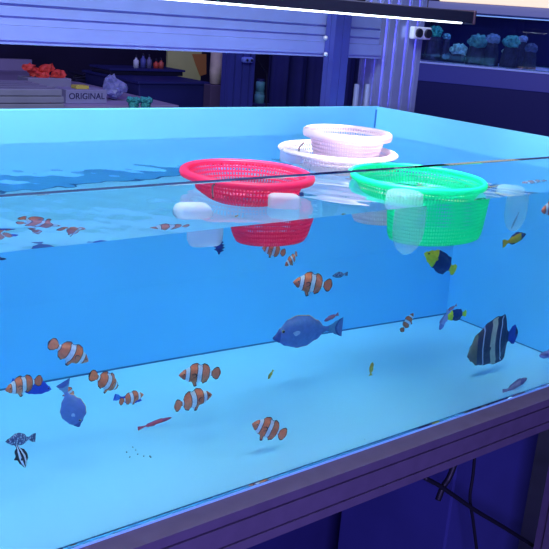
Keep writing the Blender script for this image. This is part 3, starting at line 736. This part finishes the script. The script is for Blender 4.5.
# slender fishes
SL = [(0, .003, -.006, .006), (.06, .03, -.03, .022), (.2, .052, -.052, .036), (.45, .052, -.05, .034), (.7, .035, -.035, .02), (.82, .02, -.02, .010), (.9, .035, -.035, .006), (1, .06, -.06, .003)]
def slender(key, name, c1, c2, fh=.03, deep=1.0):
    P = [(s, a * deep, b_ * deep, w_ * deep) for s, a, b_, w_ in SL]
    species(key, name, 'fish', fish_mesh(name, P, [(0, 0), (.25, 0), (.32, fh), (.72, fh * .8), (.8, 0), (1, 0)], [(0, 0), (.48, 0), (.54, fh), (.72, fh * .7), (.8, 0), (1, 0)],
            lambda s, r, q: 'b' if s < .3 or q > .75 else 'a', dict(a=c1, b=c2), [.3], fork=.03), eye=(.07, .02 * deep, .012 * deep, .013))
slender('fire', 'slender_red_fish', fm('rose red', (.62, .05, .10)), fm('plum', (.36, .03, .14)))
slender('pale', 'slender_pale_fish', fm('grey rose', (.42, .36, .55)), fm('slate', (.20, .20, .42)), .035, 1.5)
slender('darkslim', 'slender_dark_fish', fm('ink blue', (.02, .04, .22)), fm('ink', (.01, .02, .12)), .03, 1.3)
slender('yellow', 'small_yellow_fish', fm('mustard', (.70, .50, .06)), fm('ochre', (.55, .36, .05)), .05, 2.2)
slender('lilac', 'lilac_fish', fm('lilac', (.42, .36, .70)), fm('dull lilac', (.26, .24, .55)), .05, 1.7)
slender('rose', 'rosy_fish', fm('rosy', (.66, .18, .24)), fm('rosy dark', (.48, .14, .30)), .05, 2.2)
# scaled grey fish (mottled material) and the striped damsel
m_scale = bpy.data.materials.new('fish scales'); m_scale.use_nodes = True
_n = m_scale.node_tree; _b = _n.nodes['Principled BSDF']; _v = _n.nodes.new('ShaderNodeTexVoronoi'); _v.inputs['Scale'].default_value = 17
_c = _n.nodes.new('ShaderNodeTexCoord'); _r = _n.nodes.new('ShaderNodeValToRGB')
_r.color_ramp.elements[0].color = (.45, .55, .75, 1); _r.color_ramp.elements[0].position = .15; _r.color_ramp.elements[1].color = (.05, .07, .20, 1); _r.color_ramp.elements[1].position = .55
_n.links.new(_c.outputs['Object'], _v.inputs['Vector']); _n.links.new(_v.outputs['Distance'], _r.inputs['Fac']); _n.links.new(_r.outputs['Color'], _b.inputs['Base Color'])
species('scaled', 'spotted_grey_fish', 'fish', fish_mesh('spotted_grey_fish', BD, [(0, 0), (.2, 0), (.3, .04), (.6, .045), (.74, 0), (1, 0)], [(0, 0), (.45, 0), (.55, .04), (.7, .03), (.76, 0), (1, 0)],
        lambda s, r, q: 'a', dict(a=m_scale), fork=.04), eye=(.09, .03, .02, .02))
species('striped', 'striped_damselfish', 'fish', fish_mesh('striped_damselfish', BD, [(0, 0), (.2, 0), (.3, .05), (.6, .06), (.74, 0), (1, 0)], [(0, 0), (.35, 0), (.42, .09), (.5, .03), (.7, .05), (.76, 0), (1, 0)],
        lambda s, r, q: 'b' if (q < .26 or .42 < q < .6 or q > .84 or r != 'body') else 'w', dict(w=white, b=black), [.12], fork=.07, bend=.2),
        pecs=dict(s=.3, y=.065, z=-.02, mesh=fin_mesh('pectoral_fin', .16, .08, black)), eye=(.09, .03, .02, .02))
species('frilly', 'frilly_dark_fish', 'fish', fish_mesh('frilly_dark_fish', BD, [(0, 0), (.12, 0), (.2, .14), (.27, .03), (.34, .17), (.41, .04), (.48, .16), (.55, .03), (.62, .14), (.72, .02), (1, 0)],
        [(0, 0), (.2, 0), (.28, .13), (.35, .02), (.44, .16), (.52, .03), (.6, .13), (.72, .02), (1, 0)], lambda s, r, q: 'a', dict(a=fm('frill blue', (.02, .03, .20))), fork=-.04),
        pecs=dict(s=.3, y=.065, z=0, mesh=fin_mesh('pectoral_fin', .22, .12, fm('frill blue', (.02, .03, .20)))), eye=(.09, .03, .02, .02))

def place_fish(key, head, tail, fr, off, label, group=None, roll=0.0, zup=1, deep=1.0):
    S = SPEC[key]
    mx, my = (head[0] + tail[0]) / 2, (head[1] + tail[1]) / 2
    q, r, tmax = under(mx, my); tc = tmax * fr
    qh, rh, _ = under(*head); qt, rt, _ = under(*tail)
    P0 = Vector(qh + rh * (tc - off / 2)); P1 = Vector(qt + rt * (tc + off / 2))
    ax = (P0 - P1); L = ax.length; ax.normalize()
    up = Vector((0, 0, zup)); up = (up - ax * up.dot(ax)).normalized(); side = up.cross(ax)
    Rm = Matrix((ax, side, up)).transposed().to_4x4() @ Matrix.Rotation(math.radians(roll), 4, 'X')
    c = (P0 + P1) / 2
    o = bpy.data.objects.new(S['name'], S['body']); COL.objects.link(o)
    o.matrix_world = Matrix.Translation((c.x, c.y, c.z + Z0)) @ Rm @ Matrix.Diagonal((L, L, L * deep, 1))
    tag(o, label, S['cat'], group)
    e = S['eye']
    for sg in (1, -1):
        ch = bpy.data.objects.new('eye', S['em']); COL.objects.link(ch); ch.parent = o; ch.location = (.5 - e[0], sg * e[1] * 1.0, e[2])
    if S['pecs']:
        k = S['pecs']
        for sg in (1, -1):
            ch = bpy.data.objects.new('pectoral_fin', k['mesh']); COL.objects.link(ch); ch.parent = o
            ch.location = (.5 - k['s'], sg * (k['y'] - .006), k['z']); ch.rotation_euler = (sg * -.35, .45, -sg * .55)
    return o
CG = 'clownfish in the tank'
place_fish('clown', (260, 247), (283, 252), .42, .00, 'clownfish hugging the underside of the red basket', CG)
place_fish('clown_b', (283, 265), (297, 252), .45, .01, 'short-looking clownfish just below the one under the red basket', CG)
place_fish('clown', (291, 281), (329, 284), .45, .0, 'biggest orange clownfish facing left in open water below the red basket', CG)
place_fish('scaled', (330, 275), (345, 273), .6, .0, 'tiny pale barred fish at the tail of the biggest clownfish', 'small barred fish')
place_fish('clown', (411, 312), (399, 331), .75, .0, 'clownfish hovering near the far corner of the tank floor', CG)
place_fish('clown_c', (87, 360), (49, 343), .5, .0, 'clownfish nose-down against the back panel at the left', CG)
place_fish('clown', (4, 389), (40, 378), .5, .02, 'clownfish at the left edge in front of a blue fish', CG)
place_fish('blue', (50, 388), (12, 383), .56, .0, 'deep blue fish partly hidden behind the left clownfish', 'blue damselfish', deep=1.25)
place_fish('clown_c', (116, 386), (94, 374), .55, -.03, 'clownfish turned away with only its round tail towards the back panel', CG)
place_fish('clown_b', (142, 393), (116, 400), .55, .0, 'clownfish in front of a second blue fish', CG)
place_fish('blue', (140, 399), (114, 396), .6, .0, 'dark blue fish behind the small clownfish, tail showing', 'blue damselfish')
place_fish('clown', (177, 374), (218, 371), .55, .0, 'upper clownfish of the pair over the tank floor, facing left', CG)
place_fish('clown_b', (210, 393), (170, 404), .55, .0, 'lower clownfish of the pair over the tank floor, facing right', CG)
place_fish('clown', (250, 422), (283, 433), .55, .0, 'nearest clownfish, alone over the bright floor, facing left', CG)
place_fish('clown', (538, 210), (562, 203), .4, .0, 'clownfish cut off by the right edge, high on the end panel', CG)
place_fish('clown_b', (70, 400), (63, 381), .62, .0, 'clownfish mostly hidden behind the nose-down surgeonfish', CG)
place_fish('tang', (271, 334), (334, 326), .55, .0, 'grey-blue surgeonfish with orange fin edges facing left in mid tank', 'surgeonfish')
place_fish('rose', (322, 320), (336, 313), .66, .0, 'rosy little fish behind the tail of the facing-left surgeonfish', 'rosy fish')
place_fish('tang_b', (80, 424), (58, 388), .5, .02, 'grey-blue surgeonfish hanging nose-down at the left', 'surgeonfish', roll=0, deep=1.5)
place_fish('bicolor', (422, 252), (453, 270), .62, .0, 'yellow and navy angelfish just under the green basket', 'bicolor angelfish')
place_fish('bicolor', (442, 316), (464, 312), .8, .0, 'yellow and navy angelfish low near the far corner', 'bicolor angelfish')
place_fish('lilac', (437, 329), (446, 310), .75, .0, 'lilac fish in front of the low yellow and navy angelfish', 'lilac fish', deep=1.8)
place_fish('rose', (444, 311), (454, 304), .85, .0, 'rosy little fish above the low yellow and navy angelfish', 'rosy fish')
place_fish('yellowdark', (523, 233), (500, 243), .35, .0, 'olive-yellow fish with a dark head below the clear right float', 'dark-headed fish')
place_fish('darkslim', (508, 228), (516, 211), .3, .0, 'small slim dark fish seen through the clear right float', 'slim dark fish')
place_fish('koran', (465, 352), (513, 331), .5, .02, 'large navy angelfish with cream bands and a blue tail', 'banded angelfish')
place_fish('pale', (524, 377), (500, 391), .62, .0, 'pale slender fish low by the front pane at the right', 'slender pale fish', deep=1.3)
place_fish('lilac', (536, 354), (562, 352), .6, .0, 'lilac fish cut off by the right edge near the floor seam', 'lilac fish')
place_fish('yellow', (266, 378), (271, 369), .72, .0, 'tiny yellow fish near the middle of the floor, below the surgeonfish', 'tiny yellow fish', deep=1.3)
place_fish('yellow', (370, 361), (368, 374), .72, .0, 'tiny yellow fish over the shaded floor under the green basket', 'tiny yellow fish', deep=1.7)
place_fish('fire', (170, 416), (137, 427), .95, .0, 'slender red fish skimming the floor', 'slender red fish')
place_fish('scaled', (4, 440), (33, 436), .5, .0, 'spotted grey-blue fish near the lower left edge', 'spotted grey fish', deep=1.35)
place_fish('striped', (24, 466), (14, 440), .6, .0, 'black and white striped damselfish head-down at the lower left', 'striped damselfish')
place_fish('darkslim', (5, 258), (-14, 258), .3, .0, 'dark fish cut off by the left edge just under the surface', 'slim dark fish')
place_fish('frilly', (217, 254), (217, 234), .25, .0, 'frilly dark blue fish hanging left of the red basket', 'frilly dark fish')

# food crumbs on the floor
b = NB()
for px, py in ((125, 451), (131, 446), (136, 453), (142, 455), (128, 456), (134, 449), (149, 456), (362, 438), (148, 455)):
    q, r, tm = under(px, py); p = q + r * tm
    blob(b, (p[0], p[1], Z_FLOOR + .0008), .001, 1, .3)
tag(link('food_crumbs', b, mat('brown crumb', (.10, .12, .16), .8)), 'dark food crumbs scattered on the bright tank floor', 'crumbs', kind='stuff')

for o in list(bpy.data.objects):
    if '_org' in o: del o['_org']
